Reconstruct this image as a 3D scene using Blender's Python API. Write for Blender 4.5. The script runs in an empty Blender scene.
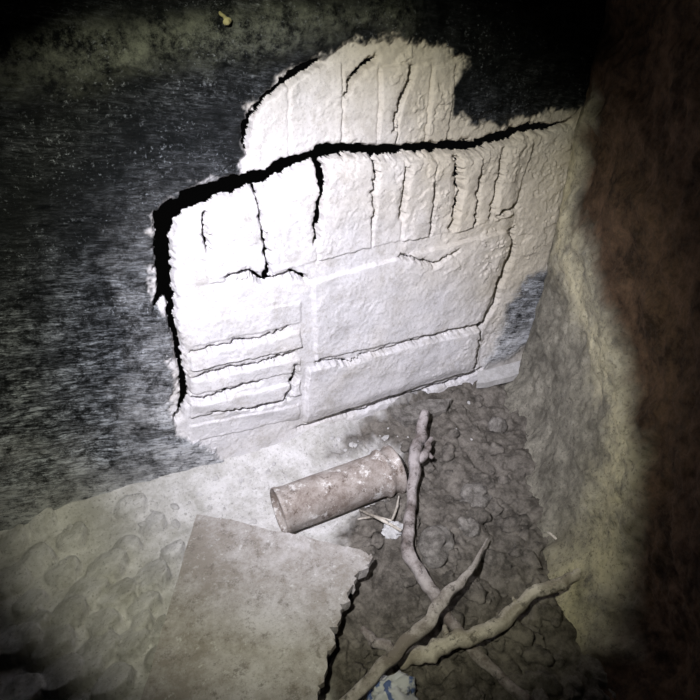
import bpy, bmesh, math, random
import numpy as np
from mathutils import Vector, Matrix
random.seed(7)
scene=bpy.context.scene
scene.view_settings.view_transform='Standard'

# ---------------------------------------------------------------- camera
PITCH=math.radians(35); HEAD=math.radians(65); D=1.5; FPX=600.0
F=np.array([math.cos(PITCH)*math.cos(HEAD),math.cos(PITCH)*math.sin(HEAD),-math.sin(PITCH)])
R=np.array([math.sin(HEAD),-math.cos(HEAD),0.0])
U=np.cross(R,F)
C=-D*F; C[2]=1.13
cam_d=bpy.data.cameras.new('camera'); cam=bpy.data.objects.new('camera',cam_d)
scene.collection.objects.link(cam)
cam.matrix_world=Matrix(((R[0],U[0],-F[0],C[0]),(R[1],U[1],-F[1],C[1]),(R[2],U[2],-F[2],C[2]),(0,0,0,1)))
cam_d.sensor_width=36; cam_d.lens=FPX/700*36; cam_d.clip_start=0.01
scene.camera=cam
# survey helpers: measured photo points -> positions on the real surfaces
def ray(px,py): return F+R*(px-350)/FPX-U*(py-350)/FPX
def WP(px,py):
    d=ray(px,py); t=-C[1]/d[1]; p=C+d*t; return (p[0],p[2])
def FP(px,py,h=0.0):
    d=ray(px,py); t=(h-C[2])/d[2]; p=C+d*t; return (p[0],p[1])
MPP=0.0023
# ---------------------------------------------------------------- noise
_rng=np.random.RandomState(3); _T=_rng.rand(256,256)
def vn(x,y,s=0):
    x=x+s*17.3; y=y+s*9.7
    xi=np.floor(x).astype(int); yi=np.floor(y).astype(int); fx=x-xi; fy=y-yi
    fx=fx*fx*fx*(fx*(fx*6-15)+10); fy=fy*fy*fy*(fy*(fy*6-15)+10)
    a=_T[xi&255,yi&255]; b=_T[(xi+1)&255,yi&255]; c=_T[xi&255,(yi+1)&255]; d=_T[(xi+1)&255,(yi+1)&255]
    return (a*(1-fx)+b*fx)*(1-fy)+(c*(1-fx)+d*fx)*fy
def fbm(x,y,sc,o=4,s=0):
    v=0;a=1;t=0
    for i in range(o):
        v=v+a*(vn(x*sc,y*sc,s+i*3)-.5)*2; t+=a; a*=.55; sc*=2.03
    return v/t
def worley(x,y,sc,s=0,jit=.9):
    x=x*sc; y=y*sc; xi=np.floor(x).astype(int); yi=np.floor(y).astype(int)
    f1=np.full(x.shape,9.0); f2=np.full(x.shape,9.0); idv=np.zeros(x.shape)
    for i in(-1,0,1):
        for j in(-1,0,1):
            a=(xi+i+s*5)&255; b=(yi+j+s*11)&255
            cx=xi+i+.5+jit*(_T[a,b]-.5); cy=yi+j+.5+jit*(_T[b,a]-.5)
            d=np.hypot(x-cx,y-cy); m=d<f1
            f2=np.where(m,f1,np.minimum(f2,d)); f1=np.where(m,d,f1); idv=np.where(m,_T[(a*7+3)&255,(b*5+1)&255],idv)
    return f1,f2,idv
def sstep(a,b,x):
    t=np.clip((x-a)/(b-a),0,1); return t*t*(3-2*t)
def polysdf(X,Y,pts):  # negative inside
    d=np.full(X.shape,1e9); ins=np.zeros(X.shape,bool); n=len(pts)
    for i in range(n):
        ax,ay=pts[i]; bx,by=pts[(i+1)%n]
        ex,ey=bx-ax,by-ay; L=ex*ex+ey*ey+1e-12
        t=np.clip(((X-ax)*ex+(Y-ay)*ey)/L,0,1)
        d=np.minimum(d,np.hypot(X-ax-t*ex,Y-ay-t*ey))
        c=((ay>Y)!=(by>Y))&(X<(bx-ax)*(Y-ay)/(by-ay+1e-15)+ax); ins^=c
    return np.where(ins,-d,d)
def stroke(X,Y,pts):   # distance minus local half-width
    d=np.full(X.shape,1e9)
    for (ax,ay,aw),(bx,by,bw) in zip(pts[:-1],pts[1:]):
        ex,ey=bx-ax,by-ay; L=ex*ex+ey*ey+1e-12
        t=np.clip(((X-ax)*ex+(Y-ay)*ey)/L,0,1)
        d=np.minimum(d,np.hypot(X-ax-t*ex,Y-ay-t*ey)-(aw+(bw-aw)*t))
    return d
# ---------------------------------------------------------------- mesh util
def grid_mesh(name,P3,mask=None,attrs={}):
    ny,nx,_=P3.shape
    idx=np.arange(nx*ny).reshape(ny,nx)
    q=np.stack([idx[:-1,:-1],idx[:-1,1:],idx[1:,1:],idx[1:,:-1]],-1).reshape(-1,4)
    if mask is not None:
        mv=mask.reshape(-1); q=q[~(mv[q].sum(1)>=3)]
    me=bpy.data.meshes.new(name)
    me.vertices.add(nx*ny); me.vertices.foreach_set('co',P3.astype(np.float32).ravel())
    me.loops.add(q.size); me.loops.foreach_set('vertex_index',q.astype(np.int32).ravel())
    me.polygons.add(len(q)); me.polygons.foreach_set('loop_start',np.arange(0,q.size,4,dtype=np.int32))
    me.polygons.foreach_set('loop_total',np.full(len(q),4,np.int32))
    me.polygons.foreach_set('use_smooth',np.ones(len(q),bool))
    for k,v in attrs.items():
        a=me.attributes.new(k,'FLOAT','POINT'); a.data.foreach_set('value',v.astype(np.float32).ravel())
    me.update(calc_edges=True); me.validate()
    ob=bpy.data.objects.new(name,me); scene.collection.objects.link(ob); return ob
def raw_mesh(name,verts,faces,smooth=True,mat=None,parent=None):
    me=bpy.data.meshes.new(name); me.from_pydata([tuple(v) for v in verts],[],faces); me.update()
    for p in me.polygons: p.use_smooth=smooth
    ob=bpy.data.objects.new(name,me); scene.collection.objects.link(ob)
    if mat: me.materials.append(mat)
    if parent: ob.parent=parent
    return ob
# ---------------------------------------------------------------- material util
class M:
    def __init__(s,name):
        s.m=bpy.data.materials.new(name); s.m.use_nodes=True; s.t=s.m.node_tree
        s.b=s.t.nodes['Principled BSDF']; s.co=s.n('ShaderNodeTexCoord').outputs['Object']
        s.b.inputs['Specular IOR Level'].default_value=.25
    def n(s,t,**k):
        nd=s.t.nodes.new(t)
        for a,v in k.items(): setattr(nd,a,v)
        return nd
    def l(s,a,b): s.t.links.new(a,b)
    def mp(s,scale=(1,1,1),rot=(0,0,0)):
        m0=s.n('ShaderNodeMapping'); m0.inputs['Rotation'].default_value=rot; s.l(s.co,m0.inputs['Vector'])
        m=s.n('ShaderNodeMapping'); m.inputs['Scale'].default_value=scale; s.l(m0.outputs[0],m.inputs['Vector']); return m.outputs[0]
    def noise(s,scale,detail=5,rough=.6,vec=None):
        t=s.n('ShaderNodeTexNoise'); t.inputs['Scale'].default_value=scale; t.inputs['Detail'].default_value=detail
        t.inputs['Roughness'].default_value=rough; s.l(vec or s.co,t.inputs['Vector']); return t.outputs['Fac']
    def ramp(s,f,a,b,ca=(0,0,0,1),cb=(1,1,1,1)):
        r=s.n('ShaderNodeValToRGB'); e=r.color_ramp.elements
        e[0].position=a; e[1].position=b; e[0].color=ca; e[1].color=cb; s.l(f,r.inputs[0]); return r.outputs[0]
    def mix(s,f,a,b,bt='MIX'):
        x=s.n('ShaderNodeMix',data_type='RGBA',blend_type=bt)
        for v,i in((f,0),(a,6),(b,7)):
            if isinstance(v,(int,float)): x.inputs[i].default_value=v
            elif isinstance(v,tuple): x.inputs[i].default_value=(*v,1) if len(v)==3 else v
            else: s.l(v,x.inputs[i])
        return x.outputs[2]
    def math(s,op,a,b=0.0,clamp=False):
        x=s.n('ShaderNodeMath',operation=op,use_clamp=clamp)
        for v,i in((a,0),(b,1)):
            if isinstance(v,(int,float)): x.inputs[i].default_value=v
            else: s.l(v,x.inputs[i])
        return x.outputs[0]
    def attr(s,n): return s.n('ShaderNodeAttribute',attribute_name=n).outputs['Fac']
    def col(s,c):
        if isinstance(c,tuple): s.b.inputs['Base Color'].default_value=(*c,1)
        else: s.l(c,s.b.inputs['Base Color'])
    def rough(s,v):
        if isinstance(v,float): s.b.inputs['Roughness'].default_value=v
        else: s.l(v,s.b.inputs['Roughness'])
    def bump(s,h,strength=.5,dist=.003):
        b=s.n('ShaderNodeBump'); b.inputs['Strength'].default_value=strength; b.inputs['Distance'].default_value=dist
        s.l(h,b.inputs['Height']); s.l(b.outputs[0],s.b.inputs['Normal'])

# ================================================================ BACK WALL
XR=WP(530,368)[0]+0.03
st=0.0021
xs=np.arange(-1.45,XR,st); zs=np.arange(-0.06,1.45,st)
X,Z=np.meshgrid(xs,zs)
jx=fbm(X,Z,55,4,1)*.0075; jz=fbm(X,Z,55,4,9)*.0075
jx2=fbm(X,Z,150,3,4)*.0036; jz2=fbm(X,Z,150,3,14)*.0036
Xc,Zc=X+jx+jx2,Z+jz+jz2
def wpoly(l): return [WP(*p) for p in l]
def wst(l): return [(*WP(p[0],p[1]),(p[2]+.55)*MPP) for p in l]
cracks=[
 [(157,308,2),(163,290,5),(165,262,7),(163,240,7),(166,218,8),(188,203,8),(214,192,6.5),(240,184,7),(262,180,6.5),(285,166,5.5),(310,157,5),(330,151,6),(350,150,4),(380,152,5),(410,150,4),(440,148,4),(475,146,4.5),(505,137,6),(530,130,5),(555,128,3),(572,122,1.5)],
 [(165,262,5),(170,290,4),(172,320,3),(178,345,3),(182,370,3),(185,395,4.5),(176,418,2)],
 [(247,150,1.2),(247,128,2.2),(262,100,2.2),(280,86,2),(300,70,3),(320,62,2.2)],
 [(345,95,.8),(352,76,1.8),(373,58,2)],
 [(412,68,1.4),(400,95,1.6),(393,127,1.4)],
 [(320,160,3),(321,190,3),(316,215,3),(314,240,1.5)],
 [(254,188,1.2),(262,230,1.3),(266,255,2.2),(266,277,2)],
 [(225,275,1.2),(245,270,1.6),(266,279,2),(290,270,1.6),(303,276,1.6)],
 [(203,215,.8),(207,250,.8)],
 [(374,158,.9),(376,172,1.1),(370,190,.3),(371,225,.4)],
 [(405,168,.6),(400,215,.7)],
 [(456,158,1.8),(458,190,2.2),(450,228,1.8)],
 [(436,185,.3),(428,232,.4)],
 [(480,172,.7),(472,222,1.6)],
 [(503,150,1.2),(497,182,1.8),(488,218,.9)],[(496,214,1.2),(515,206,1.4)],
 [(512,232,1.8),(513,255,2.6),(500,285,2.2),(495,305,2.4),(480,325,2.4),(475,350,2),(471,370,2)],
 [(315,358,.2),(345,358,1.2),(365,352,.5),(420,337,.8),(480,322,2)],
 [(298,428,.8),(330,418,1.8),(365,410,2.6),(380,403,2.4),(420,392,2),(455,382,2.2),(480,368,2)],
 [(190,351,.9),(215,343,1.6),(250,336,.5),(285,325,.9)],
 [(195,374,.7),(230,365,1.5),(262,358,.5),(291,350,1)],[(292,362,1.2),(293,372,1.7),(285,396,.8)],
 [(188,398,.6),(220,390,1.6),(256,378,1.3)],
 [(212,408,.6),(240,405,1.3),(275,401,1),(288,388,.6)],
 [(400,254,.4),(430,262,.6),(455,249,.6)],
]
crack=np.full(X.shape,1.0)
for c in cracks: crack=np.minimum(crack,stroke(Xc,Zc,wst(c)))
hole=crack<-0.0008
px_,pz_=X+jx*1.8+jx2*2+fbm(X,Z,20,3,77)*.016,Z+jz*1.8+jz2*2+fbm(X,Z,20,3,78)*.016
patch=polysdf(px_,pz_,wpoly([(243,185),(243,140),(250,104),(272,80),(300,63),(320,56),(345,40),(385,36),(440,46),(464,58),(455,90),(452,112),(480,124),(530,116),(575,106),(640,95),(640,480),(250,560),(240,468),(210,447),(177,434),(166,400),(170,330),(152,300),(155,215),(166,200),(205,183),(232,178)]))
tarR=polysdf(px_,pz_,wpoly([(526,276),(545,266),(570,260),(560,300),(535,340),(507,358),(482,366),(490,350),(503,318)]))
tar=np.maximum(sstep(-.009,.005,patch),sstep(.014,-.026,tarR))
H=fbm(X,Z,4,4,2)*.012
H+=tar*(.004+.0020*fbm(X,Z,30,5,6)+.0014*fbm(X*.3,Z*2.2-X*.12,60,3,8))
H+=tar*.012*fbm(X*.8,Z*2.2-X*.2,5,3,16)
pin=1-tar
rgt=np.clip(sstep(.0,.45,X+.5*(Z-.5)),0,1)
H+=pin*(fbm(X,Z,20,4,5)*.0016+fbm(X,Z,130,3,15)*.0008+(.2+.8*rgt)*fbm(X,Z,45,5,19)*.0030)
def bricks(poly,h,rnd=.006,wob=1):
    global H
    s=polysdf(X+jx*.3*wob,Z+jz*.3*wob,wpoly(poly)); H=H+h*sstep(0,-rnd,s)
bricks([(308,277),(505,228),(512,240),(480,321),(312,357)],.008,.005,1.5)
bricks([(304,364),(480,326),(472,368),(302,421)],.013,.005,1.5)
for y0,y1,h in((296,322,.003),(326,346,.008),(353,370,.004),(376,394,.008),(400,420,.004)):
    bricks([(188,y0+24),(298,y0),(299,y1-3),(188,y1+22)],h,.005,1.8)
so=[(171,176),(204,208),(255,266),(320,314),(374,370),(404,400),(435,428),(457,450),(480,472),(503,492),(535,512)]
def cy(x): return np.interp(x,[165,215,262,310,350,410,475,530],[215,200,190,168,160,160,156,140])
def by(x): return np.interp(x,[165,266,314,400,450,520],[288,272,258,240,232,212])
hs=[.001,.004,.002,.005,.003,.007,.002,.009,.002,.008]
for i in range(len(so)-1):
    a,b=so[i],so[i+1]
    bricks([(a[0]+.5,cy(a[0])),(b[0]-.5,cy(b[0])),(b[1]-.5,by(b[1])),(a[1]+.5,by(a[1]))],hs[i],.003,1.8)
up=[(250,250),(288,289),(342,342),(378,376),(408,394),(432,425),(456,448)]
hs=[.002,.005,.003,.008,.003,.006]
for i in range(len(up)-1):
    a,b=up[i],up[i+1]
    bricks([(a[0]+.5,68+20*(i==0)),(b[0]-.5,62),(b[1]-.5,cy(b[1])-16),(a[1]+.5,cy(a[1])-16)],hs[i],.003,1.8)
sk=fbm(X,Z,9,5,71)+.25*fbm(X,Z,60,3,72)
H+=pin*.0034*sstep(.20,.22,sk)*(.25+.75*rgt)
slab=polysdf(X,Z,wpoly([(165,215),(262,185),(330,158),(530,135),(515,235),(478,368),(300,425),(180,410)]))
H+=.012*sstep(0,-.05,slab)
H-=.022*sstep(.0035,-.001,crack)+.005*sstep(.012,.0,crack)*sstep(-.4,.5,fbm(X,Z,40,3,88))
dust=sstep(.28,.03,Z+fbm(X,Z,9,5,21)*.17)
halo=sstep(.11,.0,patch+fbm(X,Z,18,5,23)*.09)*sstep(.85,.3,Z)
ledge=sstep(.03,-.03,polysdf(X+fbm(X,Z,12,4,31)*.03,Z+fbm(X,Z,12,4,32)*.04,wpoly([(-90,100),(60,80),(160,66),(260,54),(300,44),(345,30),(410,28),(410,-2),(300,2),(200,16),(100,28),(-90,50)])))
blot=sstep(-.30,.35,fbm(X*.5,Z-.25*X,9,6,33))
scuff=np.clip((.10+.72*sstep(.75,.15,Z))*(.22+.95*blot)+halo*.4,0,1.2)
yel=np.clip(sstep(.02,.50,X+.7*(Z-.45))+.5*fbm(X,Z,7,4,41)*.8,0,1)
Y=-(H+ledge*.015)
wall=grid_mesh('wall_back',np.stack([X,Y,Z],-1),hole,{'tar':tar,'dust':np.clip(dust+halo*.4,0,1),'ledge':ledge,'scuff':scuff,'yel':yel})
m=M('tarred_plaster_wall')
stre=m.mp((5,5,48),(0,math.radians(-10),0)); stre2=m.mp((13,13,110),(0,math.radians(-16),0)); stre3=m.mp((22,22,150),(0,math.radians(4),0))
n1=m.noise(3.0,8,.85,stre); n2=m.noise(2.5,7,.85,stre2); n5=m.noise(2.0,7,.85,stre3); n3=m.noise(150,5,.8); n4=m.noise(26,9,.88)
a=m.math('MULTIPLY',m.ramp(n1,.50,.58),m.ramp(n4,.43,.56))
b=m.math('MULTIPLY',m.ramp(n2,.50,.60),m.ramp(n4,.40,.58))
b=m.math('ADD',b,m.math('MULTIPLY',m.math('MULTIPLY',m.ramp(n5,.51,.60),m.ramp(n4,.46,.54)),.7))
sp=m.math('MULTIPLY',m.ramp(n3,.58,.65),m.ramp(m.noise(9,6,.75),.44,.60))
sc=m.attr('scuff')
sm=m.math('ADD',m.math('MULTIPLY',m.math('ADD',a,b),sc),m.math('MULTIPLY',sp,.5),True)
tarc=m.mix(sm,(.002,.003,.0035),(.52,.56,.62))
du=m.attr('dust'); tarc=m.mix(m.math('MULTIPLY',du,m.ramp(m.math('ADD',m.math('MULTIPLY',n4,.55),m.math('MULTIPLY',n2,.45)),.42,.56)),tarc,(.60,.61,.63))
tarc=m.mix(m.math('MULTIPLY',m.attr('ledge'),m.ramp(n4,.42,.60)),tarc,(.15,.16,.13))
pl=m.mix(m.ramp(m.noise(24,7,.75),.35,.7),(.78,.765,.785),(.60,.59,.60))
pl=m.mix(m.math('MULTIPLY',m.attr('yel'),.85),pl,(.51,.46,.355))
pl=m.mix(m.math('MULTIPLY',m.ramp(m.noise(200,6,.85),.54,.61),.5),pl,(.33,.315,.29))
pl=m.mix(m.math('MULTIPLY',m.ramp(m.noise(11,9,.88),.52,.59),.38),pl,(.33,.30,.25))
m.col(m.mix(m.attr('tar'),pl,tarc))
m.rough(m.mix(m.attr('tar'),(.92,.92,.92),(.42,.42,.42)))
m.b.inputs['Specular IOR Level'].default_value=.14
m.bump(m.math('ADD',m.noise(190,7,.85),m.math('MULTIPLY',m.math('ADD',n1,n4),m.attr('tar'))),.55,.0045)
wall.data.materials.append(m.m)

# ================================================================ RIGHT WALL
A=np.array([XR-.03,0.0]); B=np.array(FP(600,560)); e=(B-A); e/=np.linalg.norm(e)
nrm=np.array([e[1],-e[0]]); 
if np.dot(nrm,C[:2]-A)<0: nrm=-nrm
def RP(px,py):
    d=ray(px,py); t=np.dot(A-C[:2],nrm)/np.dot(d[:2],nrm); p=C+d*t
    return (np.dot(p[:2]-A,e),p[2])
ss=np.arange(-.06,1.5,.0045); zz=np.arange(-.06,1.45,.0045)
Sg,Zg=np.meshgrid(ss,zz)
lit_render=polysdf(Sg+fbm(Sg,Zg,7,6,3)*.09,Zg+fbm(Sg,Zg,7,6,13)*.09,[RP(*p) for p in [(470,90),(610,105),(598,150),(588,215),(605,270),(630,330),(650,400),(655,470),(645,540),(640,600),(650,660),(560,760),(400,500)]])  # raised render; its outline follows the edge of the torch beam
lit_mask=sstep(.03,-.05,lit_render)
Hr=fbm(Sg,Zg,3,4,7)*.04+fbm(Sg,Zg,14,5,8)*.018+fbm(Sg,Zg,60,4,18)*.004+lit_mask*.022
Hr+=.10*np.exp(-np.clip(Zg,0,9)/.09)*(1-.3*fbm(Sg,Zg,6,3,2))
Hr*=sstep(-.06,.10,Sg)*.85+.15
P3=np.stack([A[0]+e[0]*Sg+nrm[0]*Hr,A[1]+e[1]*Sg+nrm[1]*Hr,Zg],-1)
wr=grid_mesh('wall_right',P3,None,{'ren':lit_mask,'edge':np.exp(-(lit_render+.09)**2/.005)})
m=M('mud_rendered_wall')
n=m.noise(14,8,.8)
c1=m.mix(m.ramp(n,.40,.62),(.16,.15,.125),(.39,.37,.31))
c1=m.mix(m.math('MULTIPLY',m.math('MULTIPLY',m.attr('edge'),m.ramp(m.noise(10,6,.75),.38,.56)),.7),c1,(.80,.74,.52))  # yellowish rim of the torch beam painted into the colour
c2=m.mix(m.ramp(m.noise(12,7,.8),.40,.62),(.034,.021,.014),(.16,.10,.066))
cc=m.mix(m.attr('ren'),c2,c1)  # torch-lit pale render against unlit brown, both painted into the wall colour
cc=m.mix(m.math('MULTIPLY',m.ramp(m.noise(110,5,.8),.53,.63),.6),cc,(.06,.05,.04))
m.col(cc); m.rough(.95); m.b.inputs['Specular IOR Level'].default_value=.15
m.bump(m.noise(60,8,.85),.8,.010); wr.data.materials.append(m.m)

# ================================================================ FLOOR
soilpoly=[FP(*p) for p in [(330,462),(372,425),(440,395),(540,360),(620,420),(660,600),(650,760),(330,760),(325,600),(340,560),(350,520),(385,502),(402,450),(375,440)]]
boardpx=[(197,515),(230,520),(270,530),(300,535),(345,546),(366,550),(375,556),(368,565),(357,571),(354,582),(349,590),(350,598),(341,606),(341,618),(333,628),(334,645),(326,658),(326,675),(317,690),(312,720),(300,750),(122,750),(148,680),(172,600)]
BZ=.080
boardxy=[FP(*p,BZ) for p in boardpx]
scales=[(132,512,13),(152,526,11),(105,567,16),(86,588,17),(118,592,15),(150,577,15),(142,602,12),(62,570,13),(38,560,14),(8,582,17),(30,602,13),(70,612,15),(102,620,13),(50,642,16),(15,642,17),(95,647,16),(130,640,14),(75,540,12),(45,530,10),(15,545,13),(172,552,11),(125,548,13),(60,674,16),(112,680,15),(20,692,16),(160,627,10),(160,655,12),(85,665,11),(35,622,11),(140,620,9)]
def floor_h(x,y,full=False):
    x=np.atleast_1d(np.asarray(x,float)); y=np.atleast_1d(np.asarray(y,float))
    j1=fbm(x,y,25,4,51)*.03; j2=fbm(x,y,25,4,52)*.03
    so=sstep(.03,-.02,polysdf(x+j1,y+j2,soilpoly))
    h=fbm(x,y,4,4,60)*.014+fbm(x,y,28,5,61)*.004
    h+=.045*np.exp(-np.clip(-y,0,9)/.06)*(1+.5*fbm(x,y,8,3,62))
    f1,f2,idv=worley(x+j1*.7,y+j2*.7,15,3); 
    h+=so*(.024*np.sqrt(np.clip(1-f1*f1*1.3,0,1))*(.2+idv)-.008)
    f1,f2,i2=worley(x-j1*.6,y+j2*.6,38,5)
    h+=so*.008*np.sqrt(np.clip(1-f1*f1*1.5,0,1))*(.2+i2)+so*(fbm(x,y,60,5,66)*.004)
    # overlapping dried-mud scales; each new one laid over the last
    jx_=fbm(x,y,22,4,91)*.010; jy_=fbm(x,y,22,4,92)*.010; sc=np.zeros(x.shape)
    for i,(px,py,r) in enumerate(scales):
        cx,cy_=FP(px,py,.01); rad=r*.0027
        dx=(x+jx_-cx)/rad; dy=(y+jy_-cy_)/(rad*.85); dd=np.hypot(dx,dy)
        top=.012+.016*(dx*.7-dy*.5)+.008*np.sqrt(np.clip(1-dd*dd,0,1))+.004*(i%3)
        sc=np.maximum(sc,np.clip(top,0.0,1)*sstep(1.0,.93,dd))
    h+=sc
    bd=polysdf(x,y,boardxy); h=np.where(bd<.02,np.minimum(h,.028),h)
    return (h,so) if full else h
gx=np.arange(-1.5,.95,.0030); gy=np.arange(-1.25,.06,.0030)
GX,GY=np.meshgrid(gx,gy); fh,so_=floor_h(GX,GY,True)
fh=fh.reshape(GX.shape); so_=so_.reshape(GX.shape)
fl=grid_mesh('floor',np.stack([GX,GY,fh],-1),None,{'soil':so_})
m=M('dusty_earth_floor')
d=m.mix(m.ramp(m.noise(12,8,.8),.40,.62),(.50,.49,.46),(.80,.79,.79))
s_=m.mix(m.ramp(m.noise(22,8,.8),.40,.62),(.078,.070,.060),(.25,.228,.20))
cc=m.mix(m.attr('soil'),d,s_)
cc=m.mix(m.math('MULTIPLY',m.ramp(m.noise(150,5,.8),.55,.65),.55),cc,(.11,.095,.08))
m.col(cc); m.rough(.95); m.b.inputs['Specular IOR Level'].default_value=.15
m.bump(m.noise(120,8,.85),.8,.006); fl.data.materials.append(m.m)
def fz(x,y): return float(floor_h(x,y)[0])

# ================================================================ BOARD
m=M('weathered_board')
n=m.noise(6,8,.8)
c=m.mix(m.ramp(n,.40,.60),(.32,.29,.26),(.60,.58,.58))
c=m.mix(m.math('MULTIPLY',m.ramp(m.noise(26,7,.85),.54,.62),.65),c,(.15,.13,.11))
c=m.mix(m.math('MULTIPLY',m.ramp(m.noise(50,6,.8),.58,.66),.6),c,(.76,.76,.76))
c=m.mix(m.math('MULTIPLY',m.ramp(m.noise(180,5,.8),.54,.64),.5),c,(.2,.19,.17))
m.col(c); m.rough(.85); m.bump(m.noise(110,8,.85),.7,.005); MB=m.m
pts=[]
for i in range(len(boardxy)):
    a=Vector(boardxy[i]); b=Vector(boardxy[(i+1)%len(boardxy)]); k=4 if 5<=i<=19 else 8
    for t in range(k):
        p=a.lerp(b,t/k)
        j=.006 if 5<=i<=19 else .0014
        pts.append((p.x+random.uniform(-j,j),p.y+random.uniform(-j,j)))
bm=bmesh.new(); nb=len(pts); TH=.028
top=[bm.verts.new((p[0],p[1],BZ+.003*math.sin(p[0]*9)+.002*random.random())) for p in pts]
cxy=np.mean(pts,0)
mid=[bm.verts.new((p[0]+(p[0]-cxy[0])*.012*random.random(),p[1],BZ-TH*.5)) for p in pts]
bot=[bm.verts.new((p[0]-(p[0]-cxy[0])*.03,p[1]-(p[1]-cxy[1])*.03,BZ-TH)) for p in pts]
bm.faces.new(top); bm.faces.new(bot[::-1])
for i in range(nb):
    j=(i+1)%nb
    bm.faces.new((mid[i],mid[j],top[j],top[i])); bm.faces.new((bot[i],bot[j],mid[j],mid[i]))
bmesh.ops.triangulate(bm,faces=[f for f in bm.faces if len(f.verts)>4])
bmesh.ops.recalc_face_normals(bm,faces=bm.faces)
me=bpy.data.meshes.new('broken_board'); bm.to_mesh(me); bm.free()
ob=bpy.data.objects.new('broken_board',me); scene.collection.objects.link(ob); me.materials.append(MB)

# ================================================================ METAL CAN
r=.056
p0=np.array([*FP(279,507,r+.012),0]); p1=np.array([*FP(394,465,r+.012),0])
p0[2]=p1[2]=max(fz(*p0[:2]),fz(*p1[:2]),0)+r-.004
ax=p1-p0; L=np.linalg.norm(ax); ax/=L; s1=np.cross(ax,[0,0,1]); s1/=np.linalg.norm(s1); s2=np.cross(s1,ax)
prof=[(.010,.0),(.010,r*.86),(.0,r*.90),(-.003,r*.98),(0,r*1.02),(.006,r*1.015),(.009,r*.98)]
for t in np.linspace(.02,L-.05,34): prof.append((t,r*.955))
prof+=[(L-.040,r*.96),(L-.036,r*1.06),(L-.030,r*1.08),(L-.024,r*.98),(L-.010,r*.97),(L-.005,r*1.10),(L+.002,r*1.11),(L+.005,r*1.0),(L-.004,r*.93),(L-.10,r*.92),(L-.10,0)]
NS=72; V=[];Fc=[]
for i,(t,rr) in enumerate(prof):
    for k in range(NS):
        a=2*math.pi*k/NS
        dn=1+.035*float(fbm(np.array([t*14+3]),np.array([a*.9]),1,3,5)[0])*(1 if 7<i<40 else .4)
        dn-=.05*math.exp(-((t-L*.55)/.04)**2-((a-2.0)/.5)**2)
        V.append(p0+ax*t+(s1*math.cos(a)+s2*math.sin(a))*rr*dn)
for i in range(len(prof)-1):
    for k in range(NS):
        k2=(k+1)%NS; Fc.append((i*NS+k,i*NS+k2,(i+1)*NS+k2,(i+1)*NS+k))
m=M('rusty_dusty_tin')
n=m.noise(10,8,.85)
c=m.mix(m.ramp(n,.40,.60),(.21,.17,.145),(.46,.42,.39))
c=m.mix(m.math('MULTIPLY',m.ramp(m.noise(30,6,.8),.56,.62),.85),c,(.74,.72,.70))
c=m.mix(m.math('MULTIPLY',m.ramp(m.noise(37,7,.85),.55,.62),.8),c,(.075,.048,.033))
m.col(c); m.rough(.65); m.b.inputs['Metallic'].default_value=.1; m.bump(m.noise(120,7,.85),.5,.003)
raw_mesh('tin_can',V,Fc,True,m.m)

# ================================================================ STICKS
def catmull(P,n):
    P=[P[0]*2-P[1]]+P+[P[-1]*2-P[-2]]; out=[]
    for i in range(1,len(P)-2):
        for k in range(n):
            t=k/n; a,b,c,d=P[i-1],P[i],P[i+1],P[i+2]
            out.append(.5*((2*b)+(c-a)*t+(2*a-5*b+4*c-d)*t*t+(3*b-a-3*c+d)*t*t*t))
    out.append(P[-2]); return out
def tube(V,Fc,path,sides=20,seed=0,ridge=.06,flat=1.0,kn=.14):
    P=catmull([np.array(p,float) for p in path],14); base=len(V); n=len(P)
    for i,p in enumerate(P):
        t=P[min(i+1,n-1)][:3]-P[max(i-1,0)][:3]; t/=np.linalg.norm(t)+1e-9
        u=np.cross(t,[0,0,1]); u/=np.linalg.norm(u)+1e-9
        w=np.cross(u,t)
        ii=np.array([float(i)]); z0=np.array([0.0])
        wobu=float(fbm(ii*.10+seed*3,z0,1,2,1)[0])*p[3]*1.0
        knot=kn*max(0,float(fbm(ii*.20+seed*7,z0,1,2,4)[0])-.1)*2.4
        for k in range(sides):
            a=2*math.pi*k/sides
            rr=max(p[3],.0006)*(.96+knot+ridge*math.sin(k*2.4+seed)+ridge*2.2*float(fbm(np.array([i*.06+seed]),np.array([k*.8]),1,2,seed%7)[0]))
            V.append(p[:3]+u*(math.cos(a)*rr+wobu)+w*(math.sin(a)*rr*flat))
    for i in range(n-1):
        for k in range(sides):
            k2=(k+1)%sides; Fc.append((base+i*sides+k,base+i*sides+k2,base+(i+1)*sides+k2,base+(i+1)*sides+k))
    Fc.append(tuple(base+k for k in range(sides))[::-1]); Fc.append(tuple(base+(n-1)*sides+k for k in range(sides)))
def wood(name,c1,c2):
    m=M(name); n=m.noise(12,7,.75); c=m.mix(m.ramp(n,.42,.60),c1,c2)
    c=m.mix(m.math('MULTIPLY',m.ramp(m.noise(45,6,.75),.54,.62),.75),c,tuple(x*.25 for x in c1))
    m.col(c); m.rough(.9); m.bump(m.noise(90,6,.7),.6,.004); return m.m
W1=wood('dark_bark',(.15,.125,.115),(.42,.385,.38)); W2=wood('pale_driftwood',(.30,.27,.225),(.60,.56,.50)); W3=wood('split_wood',(.19,.165,.145),(.48,.445,.42))
def path(l):
    out=[]
    for px,py,lift,rad in l:
        x,y=FP(px,py,.03+lift); z=fz(x,y)+rad*.9+lift; x,y=FP(px,py,z); out.append((x,y,z,rad))
    return out
V,Fc=[],[]
tube(V,Fc,path([(425,412,.06,.012),(421,440,.05,.015),(417,462,.04,.015),(412,500,.03,.012),(411,545,.018,.013),(422,582,.012,.014),(442,612,.008,.012),(480,655,.002,.010),(530,705,.002,.009)]),20,2)
tube(V,Fc,path([(418,462,.042,.010),(426,450,.055,.009),(431,438,.065,.006)]),12,5)
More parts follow.
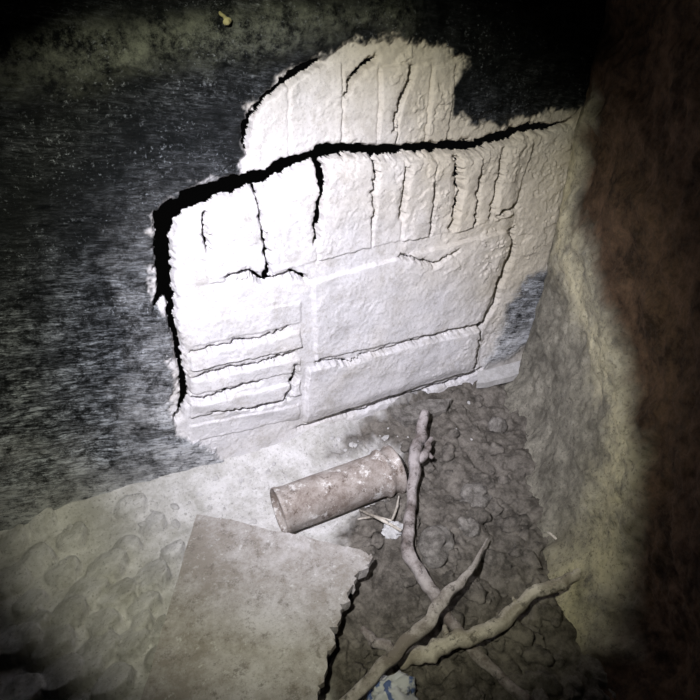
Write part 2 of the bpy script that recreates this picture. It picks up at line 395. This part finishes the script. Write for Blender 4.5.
tube(V,Fc,path([(426,452,.05,.006),(433,458,.05,.004)]),10,6)
raw_mesh('forked_branch',V,Fc,True,W1)
V,Fc=[],[]
tube(V,Fc,path([(488,538,.05,.0012),(476,558,.05,.004),(462,580,.056,.008),(445,600,.062,.012),(418,632,.058,.013),(385,665,.034,.012),(345,702,.02,.010),(320,730,.01,.009)]),16,4,.12,.7,.05)
raw_mesh('wood_splinter',V,Fc,True,W3)
V,Fc=[],[]
tube(V,Fc,path([(579,575,.034,.010),(560,584,.034,.011),(535,596,.032,.012),(508,610,.031,.014),(478,632,.030,.014),(450,645,.025,.015),(425,654,.014,.015),(400,664,.0,.012)]),20,3)
tube(V,Fc,path([(572,578,.034,.008),(577,572,.038,.007),(580,568,.043,.003)]),10,3)
tube(V,Fc,path([(452,646,.028,.010),(446,634,.032,.007),(443,626,.034,.004)]),10,3)
tube(V,Fc,path([(520,604,.036,.006),(514,600,.045,.004),(512,597,.050,.002)]),10,3)
raw_mesh('crooked_stick',V,Fc,True,W2)
V,Fc=[],[]
tube(V,Fc,path([(362,628,.02,.006),(374,640,.015,.010),(388,650,.01,.010),(394,655,.0,.006)]),12,8)
raw_mesh('bark_piece',V,Fc,True,W1)
for (a,b,c) in (((360,510,.02,.003),(378,518,.03,.0035),(402,530,.02,.003)),((358,519,.01,.0025),(374,517,.02,.003),(392,520,.02,.002)),((399,496,.015,.002),(397,507,.02,.003),(392,522,.01,.0025)),((548,532,.01,.003),(566,545,.012,.0035),(590,556,.01,.003))):
    V,Fc=[],[]; tube(V,Fc,path([a,b,c]),8,3,.05); raw_mesh('straw_twig',V,Fc,True,W2)

# ================================================================ ROCKS / CLODS
def blob(V,Fc,x,y,z,rx,ry,rz,seed,sub=3,rough=.22,rot=0):
    bm=bmesh.new(); bmesh.ops.create_icosphere(bm,subdivisions=sub,radius=1); b=len(V)
    cr,sr=math.cos(rot),math.sin(rot)
    co=np.array([v.co[:] for v in bm.verts])
    k=1+rough*fbm(co[:,0]*1.3+seed,co[:,1]*1.3+co[:,2]*1.7,1,3,seed%9)*2
    for v,kk in zip(co,k):
        vx,vy,vz=v*kk; vx*=rx; vy*=ry; vz*=rz
        V.append((x+vx*cr-vy*sr,y+vx*sr+vy*cr,z+vz))
    for f in bm.faces: Fc.append(tuple(b+v.index for v in f.verts))
    bm.free()
def soilmat(name,c1,c2,s=40):
    m=M(name); m.col(m.mix(m.ramp(m.noise(s,7,.8),.40,.62),c1,c2)); m.rough(.95); m.bump(m.noise(120,8,.85),.9,.006); return m.m
MR=soilmat('dusty_stone',(.12,.11,.098),(.34,.32,.295)); MC=soilmat('soil_clod',(.085,.077,.067),(.28,.255,.225),22)
MP=soilmat('pale_plaster',(.50,.49,.48),(.72,.71,.71),30)
def awall(x,y): return float(np.dot(np.array([x,y])-A,nrm))
for i,(px,py,w,h) in enumerate([(475,492,17,12),(436,547,18,11),(467,527,11,7),(497,425,9,8)]):
    V,Fc=[],[]; x,y=FP(px,py,.02); blob(V,Fc,x,y,fz(x,y)+.004,w*.0024,h*.0030,h*.0024,i*3+1,4,.24,i*.8); raw_mesh('rock',V,Fc,True,MR,None)
V,Fc=[],[]; rr=np.random.RandomState(5); c=0
while c<340:
    px,py=rr.uniform(345,640),rr.uniform(385,720); x,y=FP(px,py,.01)
    if polysdf(np.array([x]),np.array([y]),soilpoly)[0]>-.005 or polysdf(np.array([x]),np.array([y]),boardxy)[0]<.03 or awall(x,y)<.13: continue
    if 395>px and py<500: continue
    s=.003+.016*rr.rand()**2.8; blob(V,Fc,x,y,fz(x,y)+s*.05,s*rr.uniform(.9,1.7),s,s*.75,c,3,.38,rr.rand()*3); c+=1
raw_mesh('soil_clods',V,Fc,True,MC,fl)
V,Fc=[],[]; c=0
while c<120:
    x=rr.uniform(-.75,.35); y=-abs(rr.normal(0,.09))-.035
    if awall(x,y)<.10 or x>.1 and rr.rand()<.8: continue
    s=.002+.007*rr.rand()**3.5; blob(V,Fc,x,y,fz(x,y)+s*.1,s*1.4,s,s*.7,c,2,.3,rr.rand()*3); c+=1
raw_mesh('plaster_crumbs',V,Fc,False,MP,fl)
def chip(name,pxs,z,th,mat,tilt=0):
    xy=[FP(*p,z) for p in pxs]; n=len(xy); V=[];Fc=[]
    pt=[]
    for i in range(n):
        a=np.array(xy[i]); b=np.array(xy[(i+1)%n])
        for t in (0,.33,.66): pt.append(a+(b-a)*t+np.array([random.uniform(-.003,.003),random.uniform(-.003,.003)]))
    x0,y0=np.mean(pt,0); n=len(pt)
    for p in pt: V.append((p[0],p[1],z+tilt*(p[1]-y0)))
    for p in pt: V.append((x0+(p[0]-x0)*.96,y0+(p[1]-y0)*.96,z-th+tilt*(p[1]-y0)))
    Fc.append(tuple(range(n))); Fc.append(tuple(range(2*n-1,n-1,-1)))
    for i in range(n): Fc.append((i,i+n,(i+1)%n+n,(i+1)%n))
    return raw_mesh(name,V,Fc,False,mat)
chip('plaster_fragment',[(478,374),(520,363),(522,370),(508,376),(476,383)],.072,.02,MP,.4)
chip('plaster_fragment',[(390,412),(420,402),(452,398),(447,408),(405,420)],.055,.03,MR,.2)
def crumple(name,px,py,w,d_,h,mat,seed):
    V,Fc=[],[]; x,y=FP(px,py,.02); bm=bmesh.new(); bmesh.ops.create_icosphere(bm,subdivisions=4,radius=1)
    co=np.array([v.co[:] for v in bm.verts]); f1,f2,_=worley(co[:,0]+co[:,2]*.7+seed,co[:,1]-co[:,2]*.6,2.2,seed)
    k=.55+.8*f1
    for v,kk in zip(co,k): V.append((x+v[0]*kk*w,y+v[1]*kk*d_,fz(x,y)+h*.6+v[2]*kk*h))
    for f in bm.faces: Fc.append(tuple(v.index for v in f.verts))
    bm.free(); return raw_mesh(name,V,Fc,True,mat)
MW=soilmat('white_paper',(.58,.58,.58),(.82,.82,.83),60)
crumple('crumpled_paper',393,534,.027,.022,.013,MW,4)
m=M('printed_plastic'); c=m.mix(m.ramp(m.noise(30,3,.5),.56,.60),(.62,.64,.68),(.12,.17,.36)); m.col(c); m.rough(.35); m.bump(m.noise(50,4,.6),.5,.004)
crumple('plastic_wrapper',393,698,.045,.04,.022,m.m,7)
x,z=WP(220,15); V,Fc=[],[]
tube(V,Fc,[(x-.004,.0,z+.006,.003),(x,-.02,z,.003),(x+.002,-.03,z-.004,.004),(x+.003,-.034,z-.006,.007),(x+.004,-.038,z-.009,.003)],12,1,.02,1,0)
m=M('old_brass'); m.col((.42,.39,.20)); m.rough(.6); raw_mesh('wall_hook',V,Fc,True,m.m)

# ================================================================ LIGHT : hand torch beside the camera
def spot(name,pos,target,watt,size,blend,col,rad):
    l=bpy.data.lights.new(name,'SPOT'); l.energy=watt; l.spot_size=math.radians(size); l.spot_blend=blend; l.color=col; l.shadow_soft_size=rad
    o=bpy.data.objects.new(name,l); scene.collection.objects.link(o); o.location=pos
    o.rotation_euler=(Vector(target)-Vector(pos)).to_track_quat('-Z','Y').to_euler(); return o
LP=C+U*.19-R*.18+F*.02
def onwall(px,py): x,z=WP(px,py); return (x,0,z)
spot('torch_core',LP,onwall(345,345),122,58,.9,(.85,.835,1.0),.010)
spot('torch_spill',LP,onwall(325,355),36,70,.42,(1.0,.98,.76),.010)
w=bpy.data.worlds.new('world'); scene.world=w; w.use_nodes=True
w.node_tree.nodes['Background'].inputs[0].default_value=(.002,.002,.002,1)
